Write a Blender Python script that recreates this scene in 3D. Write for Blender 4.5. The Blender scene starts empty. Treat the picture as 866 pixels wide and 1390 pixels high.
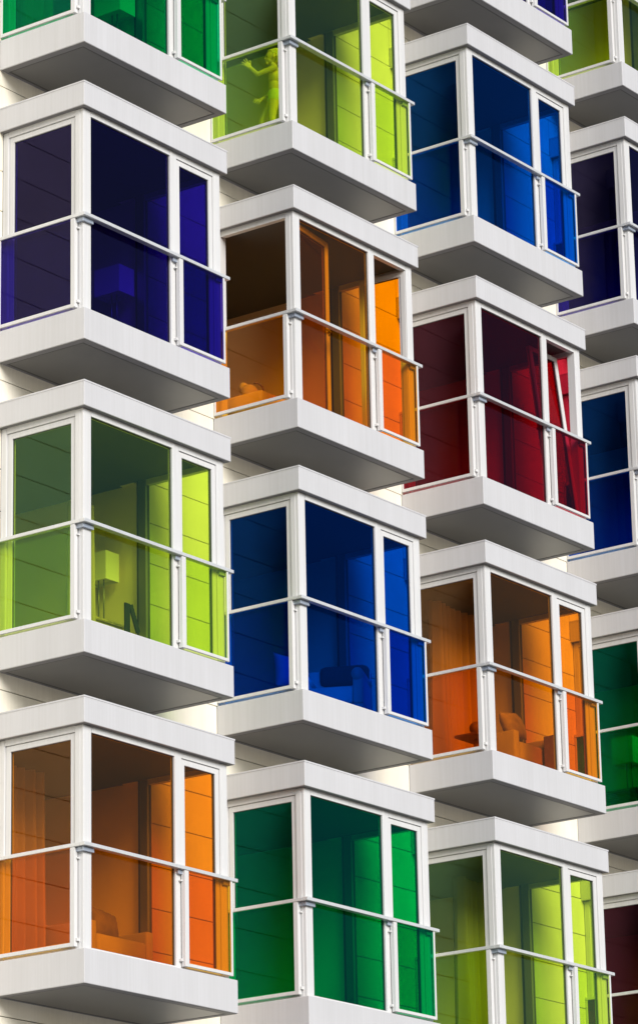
import bpy, bmesh, math, random
from mathutils import Vector, Matrix
random.seed(7)
R = math.radians
sc = bpy.context.scene
COL = sc.collection

# ------------------------------------------------------------------ measures (metres)
W, P, D, ROOF, TS, GAP, H = 2.3405, 3.508, 1.13, 0.2618, 0.3315, 0.4316, 3.2
GH = H - GAP - ROOF - TS            # glazed height, slab top to roof slab
RAIL = 0.978
OV = 0.06                           # slab overhang past the glazing

# ------------------------------------------------------------------ materials
def newmat(name):
    m = bpy.data.materials.new(name); m.use_nodes = True
    nt = m.node_tree; nt.nodes.clear()
    out = nt.nodes.new('ShaderNodeOutputMaterial')
    return m, nt, out

def principled(name, color, rough=0.5, metal=0.0, streak=0.0, mottle=0.0, mscale=3.0, bump=0.0, bscale=60.0, spec=0.5, smear=0.0, weave=0.0, tint=None):
    m, nt, out = newmat(name)
    N = nt.nodes.new; L = nt.links.new
    b = N('ShaderNodeBsdfPrincipled'); L(b.outputs[0], out.inputs[0])
    b.inputs['Roughness'].default_value = rough; b.inputs['Metallic'].default_value = metal
    b.inputs['Specular IOR Level'].default_value = spec
    geo = N('ShaderNodeNewGeometry')
    cur = N('ShaderNodeRGB'); cur.outputs[0].default_value = (*color, 1); cur = cur.outputs[0]
    def mul(cur, fac, lo, hi, c=None):
        r = N('ShaderNodeMapRange'); r.inputs['From Min'].default_value = 0.3; r.inputs['From Max'].default_value = 0.7
        r.inputs['To Min'].default_value = lo; r.inputs['To Max'].default_value = hi
        L(fac, r.inputs['Value'])
        x = N('ShaderNodeMix'); x.data_type = 'RGBA'; x.blend_type = 'MULTIPLY'; x.inputs[0].default_value = 1
        L(cur, x.inputs[6]); 
        comb = N('ShaderNodeCombineColor')
        c = c or (1, 1, 1)
        for i in range(3):
            if c[i] == 1: L(r.outputs[0], comb.inputs[i])
            else:
                p = N('ShaderNodeMath'); p.operation = 'POWER'; L(r.outputs[0], p.inputs[0]); p.inputs[1].default_value = c[i]; L(p.outputs[0], comb.inputs[i])
        L(comb.outputs[0], x.inputs[7]); return x.outputs[2]
    if streak:
        mp = N('ShaderNodeMapping'); L(geo.outputs['Position'], mp.inputs['Vector']); mp.inputs['Scale'].default_value = (38, 38, 0.9)
        n = N('ShaderNodeTexNoise'); n.inputs['Scale'].default_value = 1; n.inputs['Detail'].default_value = 3; L(mp.outputs[0], n.inputs[0])
        cur = mul(cur, n.outputs['Fac'], 1 - streak, 1 + streak * .5, (1, 1.05, 1.25))
        mp = N('ShaderNodeMapping'); L(geo.outputs['Position'], mp.inputs['Vector']); mp.inputs['Scale'].default_value = (5, 5, 0.5)
        n = N('ShaderNodeTexNoise'); n.inputs['Scale'].default_value = 1; n.inputs['Detail'].default_value = 4; L(mp.outputs[0], n.inputs[0])
        cur = mul(cur, n.outputs['Fac'], 1 - streak * .9, 1 + streak * .4, (1, 1.02, 1.1))
    if mottle:
        n = N('ShaderNodeTexNoise'); n.inputs['Scale'].default_value = mscale; n.inputs['Detail'].default_value = 6; L(geo.outputs['Position'], n.inputs[0])
        cur = mul(cur, n.outputs['Fac'], 1 - mottle, 1 + mottle * .4, tint)
    L(cur, b.inputs['Base Color'])
    if bump:
        n = N('ShaderNodeTexNoise'); n.inputs['Scale'].default_value = bscale; n.inputs['Detail'].default_value = 3; L(geo.outputs['Position'], n.inputs[0])
        bp = N('ShaderNodeBump'); bp.inputs['Strength'].default_value = bump; bp.inputs['Distance'].default_value = 0.01
        L(n.outputs['Fac'], bp.inputs['Height']); L(bp.outputs[0], b.inputs['Normal'])
    if weave:
        w = N('ShaderNodeTexWave'); w.inputs['Scale'].default_value = weave; w.inputs['Distortion'].default_value = 3; w.bands_direction = 'Z'; L(geo.outputs['Position'], w.inputs[0])
        bp = N('ShaderNodeBump'); bp.inputs['Strength'].default_value = 0.8; bp.inputs['Distance'].default_value = 0.01
        L(w.outputs['Fac'], bp.inputs['Height']); L(bp.outputs[0], b.inputs['Normal'])
    return m

M = {}
M['slab'] = principled('coated_panel', (0.575, 0.57, 0.585), 0.42, streak=0.04, mottle=0.03, mscale=1.2, bump=0.02, bscale=9)
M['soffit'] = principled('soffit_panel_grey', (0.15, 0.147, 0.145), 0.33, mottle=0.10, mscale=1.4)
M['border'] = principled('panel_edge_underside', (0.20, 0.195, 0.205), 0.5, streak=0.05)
M['frame'] = principled('white_coated_metal', (0.66, 0.655, 0.655), 0.35, streak=0.05)
M['rail'] = principled('brushed_aluminium', (0.66, 0.665, 0.675), 0.33, metal=0.25, streak=0.05)
M['bracket'] = principled('blue_grey_metal', (0.42, 0.47, 0.56), 0.4, metal=0.3, mottle=.1)
M['clad'] = principled('cream_facade_panel', (0.87, 0.82, 0.70), 0.55, mottle=0.07, mscale=2.2, streak=0.035, tint=(1, 1.05, 1.4))
M['joint'] = principled('dark_joint_backing', (0.10, 0.085, 0.06), 0.8)
M['room'] = principled('cream_plaster', (0.90, 0.76, 0.58), 0.8, mottle=0.03)
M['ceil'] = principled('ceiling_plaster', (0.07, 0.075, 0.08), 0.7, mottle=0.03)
M['wood'] = principled('pale_oak_floor', (0.66, 0.56, 0.42), 0.45, mottle=0.25, mscale=5)
M['gasket'] = principled('dark_gasket', (0.09, 0.09, 0.09), 0.6)
M['steel'] = principled('grey_hardware', (0.32, 0.31, 0.31), 0.35, metal=0.6)
M['shade'] = principled('white_lamp_shade', (0.92, 0.90, 0.84), 0.8, bump=0.05, bscale=200)
M['black'] = principled('black_lacquer', (0.025, 0.025, 0.03), 0.4)
M['wicker'] = principled('woven_cane', (0.55, 0.45, 0.28), 0.7, mottle=0.4, mscale=25, weave=14)
M['linen'] = principled('pale_linen', (0.74, 0.72, 0.68), 0.9, bump=0.25, bscale=12, mottle=.08)
M['sofa'] = principled('sand_upholstery', (0.50, 0.43, 0.33), 0.9, bump=0.3, bscale=160, mottle=.1)
M['cushion'] = principled('brown_cushion_cloth', (0.26, 0.20, 0.14), 0.9, bump=0.3, bscale=120, mottle=.25, mscale=9)
M['tan'] = principled('tan_cushion_cloth', (0.42, 0.33, 0.22), 0.9, bump=0.3, bscale=120, mottle=.3, mscale=9)
M['darkcloth'] = principled('dark_throw_cloth', (0.04, 0.04, 0.05), 0.95, bump=0.4, bscale=40)
M['curtain'] = principled('curtain_cloth', (0.42, 0.36, 0.28), 0.9, bump=0.1, bscale=90)
M['skin'] = principled('skin', (0.86, 0.62, 0.46), 0.5, mottle=.05, mscale=20)
M['hair'] = principled('blond_hair', (0.85, 0.68, 0.40), 0.6, mottle=.4, mscale=60, bump=.6, bscale=90)
M['shorts'] = principled('white_shorts_cloth', (0.85, 0.85, 0.80), 0.8, bump=.2, bscale=40)
M['eye'] = principled('dark_eye', (0.03, 0.02, 0.02), 0.2)
M['ground'] = principled('dark_paving', (0.07, 0.07, 0.07), 0.85, mottle=0.2, mscale=.4)
M['leaf'] = principled('leaf_green', (0.08, 0.16, 0.04), 0.6, mottle=.3, mscale=30)

def glass(name, tint, refl):
    """tinted pane: colour by transmission, half at each face, reflection at the face the ray enters"""
    m, nt, out = newmat(name); N = nt.nodes.new; L = nt.links.new
    tr = N('ShaderNodeBsdfTransparent'); tr.inputs[0].default_value = (*[math.sqrt(c) for c in tint], 1)
    gl = N('ShaderNodeBsdfGlossy'); gl.inputs['Roughness'].default_value = 0.0; gl.inputs[0].default_value = (*refl, 1)
    geo = N('ShaderNodeNewGeometry')
    n = N('ShaderNodeTexNoise'); n.inputs['Scale'].default_value = 0.9; n.inputs['Detail'].default_value = 1; L(geo.outputs['Position'], n.inputs[0])
    bp = N('ShaderNodeBump'); bp.inputs['Strength'].default_value = 0.02; bp.inputs['Distance'].default_value = 0.02; L(n.outputs[0], bp.inputs['Height'])
    L(bp.outputs[0], gl.inputs['Normal'])
    fr = N('ShaderNodeFresnel'); fr.inputs[0].default_value = 1.8
    inv = N('ShaderNodeMath'); inv.operation = 'SUBTRACT'; inv.inputs[0].default_value = 1; L(geo.outputs['Backfacing'], inv.inputs[1])
    mu = N('ShaderNodeMath'); mu.operation = 'MULTIPLY'; L(fr.outputs[0], mu.inputs[0]); L(inv.outputs[0], mu.inputs[1])
    mx = N('ShaderNodeMixShader'); L(mu.outputs[0], mx.inputs[0]); L(tr.outputs[0], mx.inputs[1]); L(gl.outputs[0], mx.inputs[2])
    L(mx.outputs[0], out.inputs[0]); return m
G = {
 'yellow_green': glass('lime_glass', (0.81, 0.95, 0.23), (.34, .72, .42)),
 'orange': glass('orange_glass', (0.98, 0.52, 0.012), (.72, .42, .22)),
 'blue': glass('blue_glass', (0.004, 0.24, 0.72), (.02, .17, .75)),
 'bright_blue': glass('azure_glass', (0.004, 0.30, 0.80), (.03, .26, .9)),
 'navy': glass('violet_blue_glass', (0.10, 0.05, 0.50), (.20, .17, .42)),
 'green': glass('green_glass', (0.006, 0.60, 0.21), (.02, .55, .42)),
 'red': glass('red_glass', (0.52, 0.018, 0.045), (.42, .14, .22)),
 'dark_red': glass('wine_glass', (0.30, 0.02, 0.05), (.4, .13, .2)),
}

# ------------------------------------------------------------------ mesh helpers
def box(bm, x0, x1, y0, y1, z0, z1, bev=0.0):
    vs = [bm.verts.new((x, y, z)) for x in (x0, x1) for y in (y0, y1) for z in (z0, z1)]
    idx = [(0, 1, 3, 2), (4, 6, 7, 5), (0, 4, 5, 1), (2, 3, 7, 6), (0, 2, 6, 4), (1, 5, 7, 3)]
    fs = [bm.faces.new([vs[i] for i in f]) for f in idx]
    if bev:
        es = {e for f in fs for e in f.edges}
        bmesh.ops.bevel(bm, geom=list(es), offset=bev, segments=2, affect='EDGES', profile=0.5)
def boxes(*bs, bev=0.0, off=(0, 0, 0)):
    bm = bmesh.new()
    for b in bs: box(bm, *b, bev=bev)
    bmesh.ops.recalc_face_normals(bm, faces=bm.faces)
    bmesh.ops.translate(bm, verts=bm.verts, vec=Vector(off))
    return bm
def link(name, bm, mat, parent=None, smooth=False, loc=(0, 0, 0)):
    me = bpy.data.meshes.new(name); bm.to_mesh(me); bm.free()
    if smooth:
        for p in me.polygons: p.use_smooth = True
    me.materials.append(mat)
    o = bpy.data.objects.new(name, me); COL.objects.link(o); o.location = loc
    if parent: o.parent = parent
    return o
def empty(name, loc=(0, 0, 0), rz=0.0, label=None, cat=None, group=None):
    o = bpy.data.objects.new(name, None); COL.objects.link(o); o.location = loc; o.rotation_euler = (0, 0, rz)
    o.empty_display_size = .3
    if label: o['label'] = label
    if cat: o['category'] = cat
    if group: o['group'] = group
    return o

# ------------------------------------------------------------------ prototype bay window
B = (-W / 2, -D / 2, TS)            # bay drawn from its front-left corner at slab-top level, moved to its root

def slab_bm(z0, z1, flat_top=True):
    """box cladding with a recessed underside and fine arris"""
    bm = bmesh.new(); box(bm, 0, W, 0, D, z0, z1)
    bmesh.ops.recalc_face_normals(bm, faces=bm.faces)
    es = [e for e in bm.edges if not (abs(e.verts[0].co.y - D) < 1e-5 and abs(e.verts[1].co.y - D) < 1e-5)]
    bmesh.ops.bevel(bm, geom=es, offset=0.006, segments=2, affect='EDGES', profile=0.5)
    bmesh.ops.translate(bm, verts=bm.verts, vec=Vector(B))
    return bm

def make_bay():
    root = empty('glazed_balcony')
    def part(name, bm, mat, parent=root, **k): return link(name, bm, mat, parent, **k)
    # floor slab: shell + border strips under it + soffit panel in the recess
    bd = 0.085
    fs = part('floor_slab', slab_bm(-TS, -0.0), M['slab'])
    st = boxes((0.012, W - 0.012, 0.012, bd, -TS - .004, -TS + .01), (0.012, W - 0.012, D - .045, D - 0.012, -TS - .004, -TS + .01),
               (0.012, bd, bd, D - .045, -TS - .004, -TS + .01), (W - bd, W - 0.012, bd, D - .045, -TS - .004, -TS + .01), off=B)
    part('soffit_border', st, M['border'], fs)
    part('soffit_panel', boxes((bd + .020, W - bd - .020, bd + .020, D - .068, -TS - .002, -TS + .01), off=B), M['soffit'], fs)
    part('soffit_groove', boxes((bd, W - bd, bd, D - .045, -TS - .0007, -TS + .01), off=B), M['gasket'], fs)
    part('floor', boxes((OV + .13, W - OV - .1, OV + .13, D + .04, 0.001, 0.012), off=B), M['wood'])
    # roof slab
    rs = part('roof_slab', slab_bm(GH, GH + ROOF), M['slab'])
    part('flashing', boxes((-.004, W + .004, -.004, D - .002, GH + ROOF - .014, GH + ROOF + .004), bev=.002, off=B), M['slab'], rs)
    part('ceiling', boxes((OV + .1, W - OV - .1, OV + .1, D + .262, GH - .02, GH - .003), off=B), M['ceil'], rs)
    part('soffit_border', boxes((.012, W - .012, .012, OV + .02, GH - .003, GH + .01), (.012, OV + .02, OV + .0205, D - .012, GH - .003, GH + .01), off=B), M['border'], rs)  # dark strips added under the overhang, their colour standing in for its shade
    z1 = GH - .004
    # frame members
    part('corner_post', boxes((OV, .180, OV + .004, .168, 0, z1), (OV + .004, .176, OV, .10, 0.002, z1 - .002), (OV - .004, .1, .10, .164, 0.002, z1 - .002), bev=.003, off=B), M['frame'])
    part('back_post', boxes((OV, .15, 1.052, D - .002, 0, z1), (OV - .004, .1, 1.056, 1.09, .002, z1 - .002), bev=.002, off=B), M['frame'])
    part('end_post', boxes((2.166, W - OV, OV, .16, 0, z1), (2.2, W - OV - .006, OV - .004, .1, .002, z1 - .002), bev=.002, off=B), M['frame'])
    part('rear_post', boxes((W - OV - .07, W - OV, 1.03, D - .002, 0, z1), bev=.002, off=B), M['steel'])
    part('mullion', boxes((1.447, 1.556, OV, .115, 0, z1), (1.452, 1.485, OV - .004, .1, .002, z1 - .002), bev=.002, off=B), M['frame'])
    hz0, hz1 = 2.112, GH - .001
    part('head_frame', boxes((.181, 1.446, OV, .12, hz0, hz1), (1.557, 2.165, OV, .12, hz0, hz1), (OV, .12, .169, 1.051, hz0, hz1), (W - OV - .06, W - OV, .161, 1.029, hz0, hz1), off=B), M['frame'])
    part('sill_frame', boxes((.181, 1.446, OV + .002, .12, 0.0, .028), (1.557, 2.165, OV + .002, .12, 0.0, .028), (OV + .002, .12, .169, 1.051, 0.0, .028), (W - OV - .06, W - OV, .161, 1.029, 0.0, .028), off=B), M['frame'])
    # fixed panes
    part('fixed_pane', boxes((.181, 1.446, .084, .092, .028, hz0), off=B), G['orange'])
    part('fixed_pane', boxes((W - OV - .03, W - OV - .022, .161, 1.029, .028, hz0), off=B), G['orange'])
    part('glazing_seal', boxes((.181, .187, .078, .098, .028, hz0), (1.440, 1.446, .078, .098, .028, hz0), (.187, 1.44, .078, .098, hz0 - .006, hz0), (.187, 1.44, .078, .098, .028, .034),
                               (W - OV - .036, W - OV - .016, .161, .169, .028, hz0), (W - OV - .036, W - OV - .016, 1.021, 1.029, .028, hz0), off=B), M['gasket'])
    # opening leaves: origin on the hinge line
    def leaf(w, name='window'):
        f = .058; h = hz0 - .028 - .008
        bm = boxes((0, f, 0, .05, 0, h), (w - f, w, 0, .05, 0, h), (f, w - f, 0, .05, 0, f), (f, w - f, 0, .05, h - f, h), bev=.003)
        o = part(name, bm, M['frame'])
        p = link('pane', boxes((f, w - f, .018, .026, f, h - f)), G['orange'], o)
        link('seal', boxes((f, f + .005, .012, .034, f, h - f), (w - f - .005, w - f, .012, .034, f, h - f), (f + .005, w - f - .005, .012, .034, h - f - .005, h - f)), M['gasket'], o)
        hb = boxes((w - .045, w - .02, .05, .064, .98, 1.06), (w - .14, w - .022, .064, .08, 1.012, 1.03), bev=.003)
        link('handle', hb, M['steel'], o)
        # edge gear of the casement, seen when it stands open
        link('edge_gear', boxes((-.006, 0, .008, .040, .02, h - .02), (w, w + .003, .014, .026, .05, h - .05)), M['steel'], o)
        return o
    lw = leaf(2.163 - 1.559)
    lw.location = Vector((2.163, OV + .012, .032)) + Vector(B)
    lw.scale = (-1, 1, 1)                                        # hinged on the right
    ls = leaf(1.049 - .171)
    ls.location = Vector((OV + .012, .171, .032)) + Vector(B)
    ls.rotation_euler = (0, 0, R(90)); ls.scale = (1, -1, 1)     # hinged on the corner post, inner side +x
    # outer thin frame line round leaves
    # handrail
    z = RAIL
    part('handrail', boxes((-.006, W + .012, -.010, .056, z, z + .036), (-.006, .054, .0565, D - .004, z, z + .036), bev=.004, off=B), M['rail'])
    part('rail_bracket', boxes((.026, .184, .030, .058, z - .044, z - .003), (.026, .058, .0585, .17, z - .044, z - .003), bev=.004, off=B), M['bracket'])
    part('rail_bracket', boxes((1.452, 1.552, .028, .058, z - .044, z - .003), bev=.004, off=B), M['bracket'])
    part('rail_bracket', boxes((2.172, W - OV - .004, .028, .058, z - .044, z - .003), bev=.004, off=B), M['bracket'])
    # balustrades: side and front
    s = part('balustrade', boxes((-.002, .046, .122, .176, .028, z - .002), (-.002, .024, .177, D - .03, .030, .066), (-.002, .022, D - .0295, D - .006, .030, z - .002), bev=.003, off=B), M['frame'])
    link('glass_panel', boxes((.006, .016, .1765, D - .03, .0665, z - .004), off=B), G['orange'], s)
    link('lug', boxes((.018, .06, .10, .1215, .078, .108), bev=.003, off=B), M['frame'], s); link('lug', boxes((.024, .06, .10, .1215, .865, .880), bev=.003, off=B), M['frame'], s)
    f = part('balustrade', boxes((1.516, 1.578, -.002, .046, .028, z - .002), (1.5785, 2.245, -.002, .024, .030, .062), (2.2455, 2.272, -.002, .022, .030, z - .002), bev=.003, off=B), M['frame'])
    link('glass_panel', boxes((1.578, 2.246, .006, .016, .0625, z - .004), off=B), G['orange'], f)
    link('lug', boxes((1.49, 1.5155, .024, .06, .078, .105), bev=.003, off=B), M['frame'], f); link('lug', boxes((1.49, 1.5155, .026, .06, .865, .880), bev=.003, off=B), M['frame'], f)
    return root

def children(o): return [c for c in bpy.data.objects if c.parent == o]
def copy_tree(o, parent=None):
    c = o.copy(); COL.objects.link(c); c.parent = parent
    for ch in KIDS[o.name]: copy_tree(ch, c)
    return c
proto = make_bay()
KIDS = {}
for o in bpy.data.objects: KIDS[o.name] = []
for o in bpy.data.objects:
    if o.parent: KIDS[o.parent.name].append(o)

def kids_all(o):
    out = []
    for c in o.children:
        out.append(c); out += kids_all(c)
    return out

def origin(c, k): return Vector((c * P, 0, -k * H - (H - GAP) + TS))   # slab-top front-left corner of bay (c,k)

SPEC = {
 (0, -1): ('green', 'emerald green glazed balcony cut off by the top edge, above the violet navy bay'),
 (0, 0): ('navy', 'violet navy glazed balcony under the emerald green bay in the leftmost full column'),
 (0, 1): ('yellow_green', 'lime green glazed balcony with a square lamp inside, above the lowest left orange bay'),
 (0, 2): ('orange', 'orange glazed balcony with a sofa inside, at bottom left under the lime bay'),
 (1, -1): ('yellow_green', 'lime green glazed balcony with a child standing inside, above the orange bay with open windows'),
 (1, 0): ('orange', 'orange glazed balcony with both of its casements swung open, second column'),
 (1, 1): ('blue', 'deep blue glazed balcony with armchair and dark throw inside, below the open orange bay'),
 (1, 2): ('green', 'emerald green glazed balcony at bottom centre, below the deep blue bay'),
 (2, -2): ('navy', 'violet navy glazed balcony at the top edge above the azure bay, mostly cut off'),
 (2, -1): ('bright_blue', 'azure blue glazed balcony above the dark red bay, third column'),
 (2, 0): ('red', 'dark red glazed balcony with one window tilted inward'),
 (2, 1): ('orange', 'orange glazed balcony with curtains and a cushioned armchair, below the dark red bay'),
 (2, 2): ('yellow_green', 'lime green glazed balcony with a pale curtain at bottom right, below the curtained orange bay'),
 (3, -2): ('yellow_green', 'lime green glazed balcony in the top right corner, cut off by the edge'),
 (3, -1): ('navy', 'violet navy glazed balcony at the right edge between the lime and the blue bays'),
 (3, 0): ('blue', 'deep blue glazed balcony cut off by the right edge, beside the dark red bay'),
 (3, 1): ('green', 'emerald green glazed balcony cut off by the right edge, below the blue one'),
 (3, 2): ('dark_red', 'wine red glazed balcony in the bottom right corner, below the emerald one'),
 # just outside the frame, seen in reflections and closing the view from a step aside
 (0, 3): ('navy', 'violet navy glazed balcony under the lowest left orange bay'),
 (1, -2): ('blue', 'deep blue glazed balcony over the lime bay with the child'),
}
bays = {}
for i, ((c, k), (gname, label)) in enumerate(SPEC.items()):
    b = proto if i == 0 else copy_tree(proto)
    bays[(c, k)] = b
for (c, k), b in bays.items():
    gname, label = SPEC[(c, k)]
    b.location = origin(c, k) + Vector((W / 2, D / 2, -TS))
    b['label'] = label; b['category'] = 'glazed balcony'; b['group'] = 'glazed balconies on the facade'
    for o in kids_all(b):
        if o.name.split('.')[0] in ('fixed_pane', 'pane', 'glass_panel'):
            o.material_slots[0].link = 'OBJECT'; o.material_slots[0].material = G[gname]
    b['casements'] = 0
def leaves(b):
    ws = sorted([o for o in b.children if o.name.split('.')[0] == 'window'], key=lambda o: o.location.x)
    return ws[0], ws[1]                                           # side, front
for b in bays.values(): del b['casements']
s, f = leaves(bays[(1, 0)])
s.rotation_euler.z = R(8); s['label'] = 'side casement swung wide open into the room'
f.rotation_euler.z = R(-86); f['label'] = 'front casement swung wide open into the room'
s, f = leaves(bays[(2, 0)])
f.rotation_euler.x = R(-6.5); f['label'] = 'front window tilted inward at the top'

# ------------------------------------------------------------------ the building behind
bld = empty('building', (P * 1.5, D + 2.6, -17), label='pale cream panelled building behind and around the bays', cat='building')
BO = Vector((-P * 1.5, -(D + 2.6), 17))
C0, C1, K0, K1 = -2, 5, -3, 5
bm = bmesh.new(); g = .0045
zt = lambda k: -k * H - (H - GAP) + TS                            # slab-top level of floor k
for c in range(C0, C1):
    for k in range(K0, K1):
        z0 = zt(k); zs = [0, .44, .88, 1.32, 1.76, 2.2, 2.7, 3.2]
        if zt(k) < -17.2: continue
        for a, b_ in zip(zs, zs[1:]):
            e0 = OV - .002 if (c, k) in SPEC and a < 2.1 else -g - .001
            e1 = OV - .002 if (c + 1, k) in SPEC and a < 2.1 else -g - .001
            box(bm, c * P + W - e0, (c + 1) * P + e1, D, D + .022, z0 + a + g, z0 + b_ - g, bev=.002)
            if (c, k) in SPEC:
                if a >= 2.1: box(bm, c * P + g, c * P + W - g, D, D + .022, z0 + max(a, GH + ROOF / 2) + g, z0 + b_ - g - (.02 if b_ == 3.2 else 0), bev=.002)
            else:
                box(bm, c * P + g, c * P + W - g, D, D + .022, z0 + a + g, z0 + b_ - g, bev=.002)
bmesh.ops.recalc_face_normals(bm, faces=bm.faces)
link('facade_panels', bm, M['clad'], bld, loc=BO)
# structure: walls between the openings, floors, partitions
YB0, YB1, YR = D + .024, D + .26, 4.9
bm = bmesh.new(); bmr = bmesh.new()
zlo, zhi = max(-17.2, zt(K1 - 1)), zt(K0) + H
for c in range(C0, C1):
    box(bm, c * P + W - OV - .002, (c + 1) * P + OV + .002, YB0, YB0 + .05, zlo, zhi)
    box(bmr, c * P + W - OV - .002, (c + 1) * P + OV + .002, YB0 + .051, YB1, zlo, zhi)
    box(bmr, c * P + W - OV - .001, c * P + W + .13, YB1 + .001, YR, zlo, zhi)          # partition
    for k in range(K0, K1):
        z0 = zt(k)
        if (c, k) in SPEC:
            box(bm, c * P + W - OV - W + 2 * OV + .001, c * P + W - OV - .004, YB0 + .003, YB0 + .05, z0 + GH + .02, z0 + H - .02)
            box(bmr, c * P + OV + .004, c * P + W - OV - .004, YB0 + .052, YB1, z0 + GH, z0 + H - .01)
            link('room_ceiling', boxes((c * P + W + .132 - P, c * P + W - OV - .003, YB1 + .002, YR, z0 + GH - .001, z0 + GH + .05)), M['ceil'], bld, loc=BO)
            link('room_floor', boxes((c * P + W + .132 - P, c * P + W - OV - .003, YB1 + .002, YR, z0 - .2, z0 + .008), (c * P + OV + .004, c * P + W - OV - .004, YB0 + .054, YB1 + .0025, z0 - .01, z0 + .008)), M['wood'], bld, loc=BO)
        else:
            box(bm, c * P + OV, c * P + W - OV, YB0 + .003, YB0 + .05, z0, z0 + H)
for b_, n, m in ((bm, 'joint_backing', 'joint'), (bmr, 'room_wall', 'room')):
    bmesh.ops.recalc_face_normals(b_, faces=b_.faces)
    link(n, b_, M[m], bld, loc=BO)
link('back_wall', boxes((C0 * P, C1 * P, YR + .002, YR + .3, zlo, zhi)), M['room'], bld, loc=BO)
link('roof', boxes((C0 * P - .1, C1 * P + .1, D - .05, YR + .4, zhi + .001, zhi + .4)), M['slab'], bld, loc=BO)

g_ = link('ground', boxes((-900, 900, -900, 900, -17.4, -17.2)), M['ground']); g_['kind'] = 'structure'

# ------------------------------------------------------------------ furniture behind the glass
def at(c, k, x, y, z=0.012): return origin(c, k) + Vector((x, y, z))
def thing(name, c, k, x, y, z, label, cat, rz=0, group=None): return empty(name, at(c, k, x, y, z), R(rz), label, cat, group)

def cyl(bm, p0, p1, r0, r1, n=12):
    p0, p1 = Vector(p0), Vector(p1); d = (p1 - p0).normalized()
    a = d.orthogonal().normalized(); b = d.cross(a)
    A = [bm.verts.new(p0 + r0 * (a * math.cos(t) + b * math.sin(t))) for t in [2 * math.pi * i / n for i in range(n)]]
    Bv = [bm.verts.new(p1 + r1 * (a * math.cos(t) + b * math.sin(t))) for t in [2 * math.pi * i / n for i in range(n)]]
    for i in range(n): bm.faces.new((A[i], A[(i + 1) % n], Bv[(i + 1) % n], Bv[i]))
    bm.faces.new(A[::-1]); bm.faces.new(Bv)
def sph(bm, c, r, sx=1, sy=1, sz=1, n=16, rot=None):
    m = Matrix.Translation(Vector(c)) @ (rot or Matrix.Identity(4)) @ Matrix.Diagonal((r * sx, r * sy, r * sz, 1))
    bmesh.ops.create_uvsphere(bm, u_segments=n, v_segments=n // 2 + 2, radius=1, matrix=m)

def lamp(c, k, x, y, z, label, w=.215, d=.30, h=.305, stem=.36):
    """table lamp with a square shade on two thin rods; x,y = shade front-left corner, z = top of the table it stands on"""
    t = thing('table_lamp', c, k, x + w / 2, y + d / 2, z, label, 'lamp', group='square shaded lamps')
    bm = boxes((-.07, .07, -.09, .09, 0, .018), bev=.004); link('base', bm, M['steel'], t)
    bm = bmesh.new(); cyl(bm, (-.0, -.035, .018), (0, -.035, stem + .1), .008, .008); cyl(bm, (0, .035, .018), (0, .035, stem + .1), .008, .008); link('stem', bm, M['steel'], t, smooth=True)
    bm = bmesh.new(); e = .006
    z0, z1 = stem, stem + h
    box(bm, -w / 2, w / 2, -d / 2, -d / 2 + e, z0, z1); box(bm, -w / 2, w / 2, d / 2 - e, d / 2, z0, z1)
    box(bm, -w / 2, -w / 2 + e, -d / 2 + e + .0005, d / 2 - e - .0005, z0, z1); box(bm, w / 2 - e, w / 2, -d / 2 + e + .0005, d / 2 - e - .0005, z0, z1)
    box(bm, -w / 2 + e + .001, w / 2 - e - .001, -d / 2 + e + .001, d / 2 - e - .001, z0 + .03, z0 + .036)
    bmesh.ops.recalc_face_normals(bm, faces=bm.faces); link('lamp_shade', bm, M['shade'], t)
def chest(c, k, x0, x1, y0, y1, h, label, mat='wicker'):
    t = thing('low_table', c, k, (x0 + x1) / 2, (y0 + y1) / 2, 0, label, 'table')
    a, b = (x1 - x0) / 2, (y1 - y0) / 2
    link('table_top', boxes((-a, a, -b, b, h - .035, h), bev=.006), M[mat], t)
    for sx in (-1, 1):
        for sy in (-1, 1):
            cx, cy = sx * (a - .035), sy * (b - .035); link('leg', boxes((cx - .025, cx + .025, cy - .025, cy + .025, 0, h - .036), bev=.003), M[mat], t)
    link('apron', boxes((-a + .062, a - .062, -b + .02, -b + .045, .12, h - .037), (-a + .02, -a + .045, -b + .062, b - .062, .12, h - .037)), M[mat], t)

def pillow_bm(w, h, t, n=14):
    bm = bmesh.new(); V = {}
    for s_ in (1, -1):
        for i in range(n + 1):
            for j in range(n + 1):
                u, v = 2 * i / n - 1, 2 * j / n - 1
                if s_ == -1 and (abs(u) == 1 or abs(v) == 1): V[(s_, i, j)] = V[(1, i, j)]; continue
                th = t * ((1 - abs(u) ** 2.4) * (1 - abs(v) ** 2.4)) ** .55
                pin = 1 - .07 * (1 - abs(v) ** 2) * abs(u) ** 2 if True else 1
                pin2 = 1 - .07 * (1 - abs(u) ** 2) * abs(v) ** 2
                wr = .006 * math.sin(u * 9 + v * 5) * math.cos(v * 7 - u * 3)
                V[(s_, i, j)] = bm.verts.new((u * w / 2 * pin, s_ * (th + (wr if th > .01 else 0)), v * h / 2 * pin2))
    for s_ in (1, -1):
        for i in range(n):
            for j in range(n):
                q = [V[(s_, i, j)], V[(s_, i + 1, j)], V[(s_, i + 1, j + 1)], V[(s_, i, j + 1)]]
                try: bm.faces.new(q if s_ == 1 else q[::-1])
                except ValueError: pass
    bmesh.ops.recalc_face_normals(bm, faces=bm.faces); return bm
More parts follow.
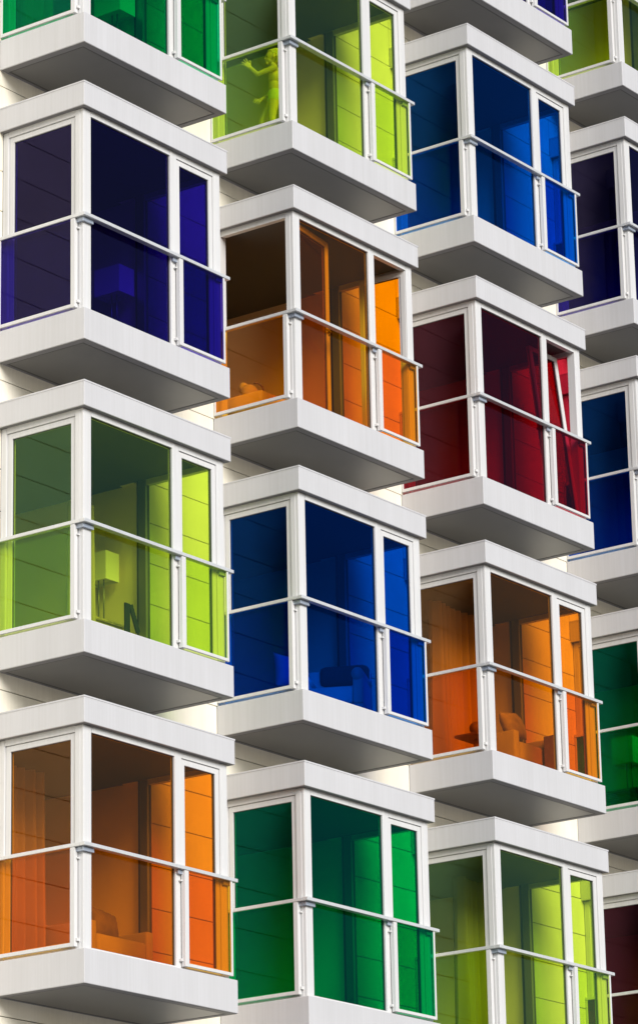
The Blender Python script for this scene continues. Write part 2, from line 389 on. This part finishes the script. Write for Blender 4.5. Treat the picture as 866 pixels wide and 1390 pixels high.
def pillow(c, k, x, y, z, label, mat, w=.45, h=.32, t=.07, rot=(0, 0, 0), name='pillow', cat='pillow'):
    o = link(name, pillow_bm(w, h, t), M[mat], smooth=True, loc=at(c, k, x, y, z)); o.rotation_euler = [R(a) for a in rot]
    o['label'] = label; o['category'] = cat; return o

def armchair(c, k, x, y, rz, label, mat='sofa', seat=.42, back=.80, w=.74, d=.72, roll=True):
    t = thing('armchair', c, k, x, y, 0, label, 'armchair', rz)
    link('base', boxes((-w / 2, w / 2, -d / 2, d / 2, .07, .26), bev=.02), M[mat], t, smooth=False)
    link('seat_cushion', boxes((-w / 2 + .12, w / 2 - .12, -d / 2 - .01, d / 2 - .14, .262, seat), bev=.035), M[mat], t, smooth=True)
    link('backrest', boxes((-w / 2 + .02, w / 2 - .02, d / 2 - .15, d / 2 + .02, .262, back), bev=.04), M[mat], t, smooth=True)
    for s_ in (-1, 1):
        bm = boxes((s_ * (w / 2 - .06) - .055, s_ * (w / 2 - .06) + .055, -d / 2, d / 2 - .16, .262, seat + .12), bev=.02)
        if roll:
            cyl(bm, (s_ * (w / 2 - .06), -d / 2 - .01, seat + .13), (s_ * (w / 2 - .06), d / 2 - .16, seat + .13), .068, .068, 20)
        link('armrest', bm, M[mat], t, smooth=True)
    for sx in (-1, 1):
        for sy in (-1, 1):
            bm = bmesh.new(); cyl(bm, (sx * (w / 2 - .07), sy * (d / 2 - .07), 0), (sx * (w / 2 - .07), sy * (d / 2 - .07), .07), .018, .026); link('leg', bm, M['black'], t)
    return t

M['shaded_curtain'] = principled('shaded_curtain_cloth', (0.22, 0.19, 0.14), 0.9, bump=0.1, bscale=90)  # darker copy of the curtain cloth, with the room's shade put into its colour
def curtain(c, k, p0, p1, z1, label, mat='curtain', folds=9, amp=.09, z0=.03):
    a, b = Vector((*p0, 0)), Vector((*p1, 0)); d = (b - a); Ln = d.length; d.normalize(); n = Vector((-d.y, d.x, 0))
    bm = bmesh.new(); N_, Mz = folds * 10, 12; rows = []
    for side in (1, -1):
        grid = []
        for j in range(Mz + 1):
            v = j / Mz; row = []
            for i in range(N_ + 1):
                u = i / N_; ph = u * folds * 2 * math.pi + .5 * math.sin(u * 11 + v * 1.5)
                am = amp * (.6 + .4 * math.sin(u * 7 + 1)) * (1.15 - .35 * v)
                p = a + d * (Ln * u) + n * (am * math.sin(ph) + side * .0015)
                row.append(bm.verts.new((p.x, p.y, z0 + (z1 - z0) * v)))
            grid.append(row)
        rows.append(grid)
        for j in range(Mz):
            for i in range(N_): bm.faces.new((grid[j][i], grid[j][i + 1], grid[j + 1][i + 1], grid[j + 1][i]))
    bmesh.ops.recalc_face_normals(bm, faces=bm.faces)
    mid = (a + b) / 2; bmesh.ops.translate(bm, verts=bm.verts, vec=-mid)
    o = link('curtain', bm, M[mat], smooth=True, loc=origin(c, k) + mid); o['label'] = label; o['category'] = 'curtain'; return o

# lime bay, column 1: lamp, folded black card, cane table
chest(0, 1, 1.62, 2.235, 1.30, 1.98, .64, 'woven cane table under the square lamp in the lime bay')
lamp(0, 1, 1.985, 1.38, .64 + .013, 'square shaded lamp on the cane table in the lime bay, brightest of the lamps', stem=.46)
t = thing('footstool', 0, 1, 1.97, 1.0, 0, 'low dark footstool below the black folded board in the lime bay', 'footstool')
link('seat', boxes((-.2, .2, -.17, .17, .30, .36), bev=.012), M['sofa'], t)
for sx in (-1, 1):
    for sy in (-1, 1): link('leg', boxes((sx * .17 - .015, sx * .17 + .015, sy * .14 - .015, sy * .14 + .015, 0, .299)), M['black'], t)
t = thing('folding_board', 0, 1, 1.95, 1.06, .373, 'small black folded board standing like a tent beside the square lamp in the lime bay', 'folding board')
bm = boxes((-.05, .03, -.008, .008, 0, .40)); link('front_board', bm, M['black'], t)
bm = boxes((-.028, .028, -.010, .010, -.30, 0)); o = link('rear_board', bm, M['black'], t, loc=(.045, 0, .395)); o.rotation_euler = (0, R(-24), 0)
# emerald bay and violet bay lamps
chest(0, -1, 1.62, 2.235, 1.0, 1.95, .56, 'low cane table under the lamp in the topmost emerald bay')
lamp(0, -1, 1.93, 1.12, .573, 'square shaded lamp in the emerald bay at the top edge, seen from beneath', stem=.50, w=.26, d=.36)
chest(0, 0, 1.62, 2.235, .95, 1.95, .56, 'low cane table behind violet navy glass')
lamp(0, 0, 1.95, 1.16, .573, 'square shaded lamp dimly seen behind violet navy glass', stem=.46, w=.25, d=.34)
# orange bay, bottom left: sofa with cushion
armchair(0, 2, 1.72, 1.35, 0, 'sand coloured low sofa in the bottom left orange bay', seat=.46, back=.62, w=1.0, d=.78, roll=False)
pillow(0, 2, 1.92, 1.36, .66, 'dark square cushion leaning on the sofa in the bottom left orange bay', 'cushion', w=.46, h=.34, t=.08, rot=(-14, 6, 4), name='cushion', cat='cushion')
# deep blue bay: armchair with dark throw, pale bedding heap
armchair(1, 1, 1.86, .94, -64, 'rolled arm armchair behind deep blue glass under a dark throw', mat='linen', seat=.46, back=.80)
t = thing('throw', 1, 1, 1.92, .92, .50, 'dark throw draped over the armchair in the deep blue bay', 'throw', -64)
bm = boxes((-.26, .30, .12, .34, .10, .345), bev=.07)
link('draped_cloth', bm, M['darkcloth'], t, smooth=True)
pillow(1, 1, 1.60, 1.34, .70, 'large pale pillow standing behind deep blue glass left of the armchair', 'linen', w=.46, h=.46, t=.11, rot=(-18, 10, -20))
chest(1, 1, 1.3, 1.82, 1.32, 1.75, .45, 'low bench holding the pale pillow in the deep blue bay')
# orange bay third column: armchair, cushion, curtain, small speaker-like box
armchair(2, 1, 1.84, .98, 0, 'sand coloured armchair by the front glass in the curtained orange bay', seat=.50, back=.62, w=.78, d=.66, roll=False)
pillow(2, 1, 1.84, .92, .77, 'brown cushion with pointed corners on the armchair in the curtained orange bay', 'tan', w=.54, h=.36, t=.10, rot=(-20, -12, 14), name='cushion', cat='cushion')
curtain(2, 1, (1.66, 1.26), (.66, 1.2), 2.1, 'gathered curtain behind the side window of the third column orange bay', folds=8)
t = thing('side_table', 2, 1, .60, .62, 0, 'little dark table carrying a round bowl behind the curtained orange side window', 'table')
link('table_top', boxes((-.2, .2, -.16, .16, .33, .36), bev=.004), M['cushion'], t)
bm = bmesh.new(); cyl(bm, (0, 0, .02), (0, 0, .33), .02, .02); link('pedestal', bm, M['cushion'], t)
bm = bmesh.new(); cyl(bm, (0, 0, 0), (0, 0, .02), .13, .13, 24); link('foot', bm, M['cushion'], t)
t = thing('bowl', 2, 1, .60, .60, .373, 'round dark bowl on the little table in the curtained orange bay', 'bowl')
bm = bmesh.new(); sph(bm, (0, 0, .08), .085, sz=.95, n=20); cyl(bm, (0, 0, 0), (0, 0, .02), .045, .04, 16); link('body', bm, M['cushion'], t, smooth=True)
t = thing('loudspeaker', 2, 1, 2.08, .50, 0, 'dark upright box speaker behind the small pane of the curtained orange bay', 'speaker')
link('cabinet', boxes((-.09, .09, -.10, .10, .03, .62), bev=.008), M['cushion'], t)
link('plinth', boxes((-.12, .12, -.12, .12, 0, .029), bev=.004), M['black'], t)
# open orange bay: curtain and a slumped bag on a seat
curtain(0, 1, (1.55, 1.24), (1.24, 1.2), 1.75, 'narrow pale curtain strip behind the side window of the lime bay with the lamp', folds=3)
t = thing('stool', 1, 0, .55, 1.0, 0, 'soft square stool inside the open orange bay by the side balustrade', 'stool')
link('seat', boxes((-.34, .34, -.36, .36, .10, .30), bev=.04), M['linen'], t, smooth=True)
for sx in (-1, 1):
    for sy in (-1, 1): link('leg', boxes((sx * .27 - .02, sx * .27 + .02, sy * .27 - .02, sy * .27 + .02, 0, .1)), M['black'], t)
t = thing('bag', 1, 0, .50, 1.02, .31, 'slumped cloth bag with a looped handle on the stool in the open orange bay', 'bag', 20)
bm = bmesh.new(); sph(bm, (0, 0, .09), .12, 1.1, .8, .85, rot=Matrix.Rotation(.3, 4, 'X')); sph(bm, (.02, .07, .17), .07, 1, .8, .9); link('body', bm, M['linen'], t, smooth=True)
bm = bmesh.new()
pts = [(-.02, -.06 - .12 * math.sin(a) * .9, .10 + .10 * math.cos(a)) for a in [i * math.pi / 8 for i in range(9)]]
for p, q in zip(pts, pts[1:]): cyl(bm, p, q, .010, .010, 8)
link('handle', bm, M['cushion'], t, smooth=True)
# lime bay third column, red bay, lime top right
curtain(2, 2, (1.66, 1.28), (1.0, 1.2), 2.1, 'pale curtain drawn behind the side window of the lower right lime bay', folds=6, mat='shaded_curtain')
curtain(0, -1, (1.0, 1.35), (.35, 1.3), 2.1, 'curtain behind the side window of the emerald bay at the top edge', folds=5)
curtain(0, 2, (1.1, 1.5), (.2, 1.45), 2.1, 'curtain behind the side window of the bottom left orange bay', folds=7)
# emerald bay right edge: lamp and plant
chest(3, 1, .42, .95, .55, 1.0, .36, 'low table near the side glass of the right edge emerald bay')
lamp(3, 1, .50, .62, .373, 'square shaded lamp in the emerald bay at the right edge', stem=.32, w=.30, d=.3, h=.33)
t = thing('potted_plant', 3, 1, .30, .45, 0, 'bushy pot plant on the floor of the right edge emerald bay', 'plant')
bm = bmesh.new(); cyl(bm, (0, 0, 0), (0, 0, .14), .07, .09, 16); link('pot', bm, M['cushion'], t, smooth=True)
bm = bmesh.new(); rr = random.Random(3)
for i in range(90):
    a, e, r = rr.uniform(0, 6.283), rr.uniform(.1, 1.4), rr.uniform(.04, .13)
    p = Vector((math.cos(a) * math.cos(e) * r, math.sin(a) * math.cos(e) * r, .15 + math.sin(e) * r * 1.3))
    dr = Vector((math.cos(a), math.sin(a), .6)).normalized() * .05; sd = dr.cross(Vector((0, 0, 1))).normalized() * .014
    vs = [bm.verts.new(q) for q in (p - dr, p + sd, p + dr, p - sd)]; bm.faces.new(vs)
link('foliage', bm, M['leaf'], t)

# ------------------------------------------------------------------ child in the lime bay
def capsule(bm, p0, p1, r0, r1, n=14):
    cyl(bm, p0, p1, r0, r1, n); sph(bm, p0, r0, n=n); sph(bm, p1, r1, n=n)
def person(c, k, x, y):
    F = Vector((-.59, .807, 0)).normalized(); S = Vector((-.807, -.59, 0)).normalized()
    t = thing('person', c, k, x, y, .0, 'child with short blond hair and white shorts standing behind lime glass with one arm raised', 'person')
    def q(u, n, z): return F * u + S * n + Vector((0, 0, z))
    rot = Matrix(((F.x, S.x, 0, 0), (F.y, S.y, 0, 0), (0, 0, 1, 0), (0, 0, 0, 1)))
    bm = bmesh.new(); C = lambda a, b, r0, r1: capsule(bm, q(*a), q(*b), r0, r1)
    # torso
    def ell(a, su, sn, sz): sph(bm, q(*a), 1, su, sn, sz, n=20, rot=rot)
    ell((0, 0, .645), .072, .095, .085); ell((.004, 0, .75), .062, .083, .10); ell((.0, 0, .865), .070, .102, .105); ell((-.004, 0, .93), .058, .105, .05)
    C((-.01, 0, .93), (.012, 0, 1.03), .036, .033)
    # head with face
    ell((.012, 0, 1.120), .080, .067, .084); ell((.040, 0, 1.075), .050, .047, .046)
    ell((.098, 0, 1.094), .017, .011, .014); ell((.086, 0, 1.110), .010, .009, .022)
    ell((.088, 0, 1.066), .010, .020, .007); ell((.085, 0, 1.054), .011, .018, .007); ell((.078, 0, 1.035), .016, .018, .014)
    for s_ in (1, -1): ell((.0, s_ * .073, 1.10), .018, .010, .028)
    # near arm: raised forward, far arm: reaching down
    for s_, el, wr in ((1, (.185, .16, .835), (.265, .19, .905)), (-1, (.05, -.14, .72), (.155, -.03, .61))):
        sh = (-.005, s_ * .115, .935)
        C(sh, el, .035, .026); C(el, wr, .026, .018)
        e, w_ = Vector(el), Vector(wr); d = (w_ - e).normalized()
        up = Vector((0, s_ * .3, 1)) if s_ == 1 else Vector((.8, 0, .2)); sd = (up - d * up.dot(d)).normalized(); nn = d.cross(sd)
        palm = w_ + d * .035
        for a in (-.018, 0, .018): C(tuple(w_ + d * .01 + sd * a * .7), tuple(w_ + d * .055 + sd * a), .012, .011)
        for i, (a, ln) in enumerate(((-.025, .040), (-.0085, .050), (.0085, .053), (.025, .046))):
            b0 = w_ + d * .058 + sd * a; sp = d + sd * a * 16
            b1 = b0 + sp.normalized() * ln * .55; b2 = b1 + (sp.normalized() + nn * .45).normalized() * ln * .5
            C(tuple(b0), tuple(b1), .0062, .0056); C(tuple(b1), tuple(b2), .0056, .0046)
        th0 = w_ + d * .018 + sd * .02; th1 = th0 + (sd * .8 + d * .6).normalized() * .03; th2 = th1 + (d * .9 + sd * .3).normalized() * .022
        C(tuple(th0), tuple(th1), .009, .0078); C(tuple(th1), tuple(th2), .0076, .0062)
    # legs, one ahead of the other
    for s_, kn, an, toe in ((1, (.035, .055, .345), (.0, .06, .06), .13), (-1, (.14, -.05, .355), (.15, -.055, .06), .13)):
        C((0, s_ * .048, .63), kn, .066, .042); C(kn, (an[0] - .0, an[1], .2), .042, .040); C((an[0], an[1], .2), an, .038, .025)
        C((an[0] - .02, an[1], .032), (an[0] + .06, an[1], .030), .028, .026); C((an[0] + .06, an[1], .028), (an[0] + toe - .02, an[1], .022), .026, .018)
    body = link('body', bm, M['skin'], t, smooth=True)
    rm = body.modifiers.new('skin', 'REMESH'); rm.mode = 'VOXEL'; rm.voxel_size = .0032; rm.use_smooth_shade = True
    sm = body.modifiers.new('soft', 'SMOOTH'); sm.factor = .4; sm.iterations = 3
    # shorts
    bm = bmesh.new()
    sph(bm, q(0, 0, .655), 1, .080, .104, .070, n=20, rot=rot)
    for s_, kn in ((1, (.035, .055, .345)), (-1, (.14, -.05, .355))):
        a = Vector((0, s_ * .048, .63)); b = a.lerp(Vector(kn), .12); capsule(bm, q(*a), q(*b), .073, .071)
    sh = link('shorts', bm, M['shorts'], t, smooth=True)
    rm = sh.modifiers.new('skin', 'REMESH'); rm.mode = 'VOXEL'; rm.voxel_size = .006; rm.use_smooth_shade = True
    sm = sh.modifiers.new('soft', 'SMOOTH'); sm.factor = .5; sm.iterations = 3
    # hair: cap plus locks
    bm = bmesh.new()
    sph(bm, q(-.012, 0, 1.138), 1, .076, .075, .078, n=20, rot=rot); sph(bm, q(-.034, 0, 1.10), 1, .058, .070, .078, n=20, rot=rot)
    rr = random.Random(5)
    for i in range(70):
        a = rr.uniform(-1.45, 1.45) + math.pi; e = rr.uniform(-.3, 1.2)
        u_, n_ = math.cos(a) * math.cos(e), math.sin(a) * math.cos(e)
        p = Vector((-.014 + .078 * u_, .073 * n_, 1.13 + .078 * math.sin(e)))
        p2 = p + Vector((.012 * u_ + rr.uniform(-.012, .012), .01 * n_, -.05 - .02 * rr.random()))
        capsule(bm, q(*p), q(*p2), .011, .005, 6)
    for i in range(12):
        n_ = -.055 + .01 * i; p = Vector((.028, n_, 1.196 - n_ * n_ * 8)); capsule(bm, q(*p), q(p.x + .036, n_ * 1.1, 1.168), .010, .005, 6)
    link('hair', bm, M['hair'], t, smooth=True)
    for s_ in (1, -1):
        bm = bmesh.new(); sph(bm, q(.076, s_ * .031, 1.108), .0095, n=10); link('eye', bm, M['eye'], t, smooth=True)
    return t
person(1, -1, .524, .624)

# ------------------------------------------------------------------ light
w = bpy.data.worlds.new('World'); sc.world = w; w.use_nodes = True
nt = w.node_tree; nt.nodes.clear()
sky = nt.nodes.new('ShaderNodeTexSky'); sky.sky_type = 'NISHITA'; sky.sun_disc = False
SUN = Vector((.40, .84, -.50)).normalized()                        # direction the light travels
el = math.asin(-SUN.z); az = math.atan2(-SUN.x, -SUN.y)
sky.sun_elevation = el; sky.sun_rotation = az
sky.air_density = 1.0; sky.dust_density = 1.0; sky.ozone_density = 1.0
hs = nt.nodes.new('ShaderNodeHueSaturation'); hs.inputs['Saturation'].default_value = .9
bg = nt.nodes.new('ShaderNodeBackground'); bg.inputs[1].default_value = 0.10
wo = nt.nodes.new('ShaderNodeOutputWorld')
nt.links.new(sky.outputs[0], hs.inputs['Color']); nt.links.new(hs.outputs[0], bg.inputs[0]); nt.links.new(bg.outputs[0], wo.inputs[0])
ld = bpy.data.lights.new('sun', 'SUN'); ld.energy = 3.4; ld.angle = R(30); ld.color = (1, .975, .93)
lo = bpy.data.objects.new('sun', ld); COL.objects.link(lo); lo.rotation_euler = SUN.to_track_quat('-Z', 'Y').to_euler(); lo.location = (-10, -20, 15)

# ------------------------------------------------------------------ camera
cd = bpy.data.cameras.new('camera'); cam = bpy.data.objects.new('camera', cd); COL.objects.link(cam); sc.camera = cam
r = Vector((0.5953029642185107, -0.8032604348645834, -0.019673702595471833)); u = Vector((-0.23064488728359236, -0.19428489295479565, 0.9534444484811282)); f_ = Vector((0.7696865055089596, 0.5630506674809151, 0.3009262851375771))
m = Matrix(((r.x, u.x, -f_.x, -25.700068), (r.y, u.y, -f_.y, -21.617805), (r.z, u.z, -f_.z, -15.189932), (0, 0, 0, 1)))
cam.matrix_world = m
cd.sensor_fit = 'VERTICAL'; cd.sensor_height = 24; cd.lens = 4917.09 / 1390 * 24
cd.clip_start = .5; cd.clip_end = 3000

sc.view_settings.view_transform = 'Standard'; sc.view_settings.look = 'None'; sc.view_settings.gamma = 1
sc.view_settings.exposure = 0.2; sc.view_settings.use_curve_mapping = False
sc.render.engine = 'CYCLES'
cy = sc.cycles; cy.max_bounces = 10; cy.diffuse_bounces = 4; cy.glossy_bounces = 4; cy.transparent_max_bounces = 24; cy.transmission_bounces = 4
cy.use_denoising = True; cy.sample_clamp_indirect = 6
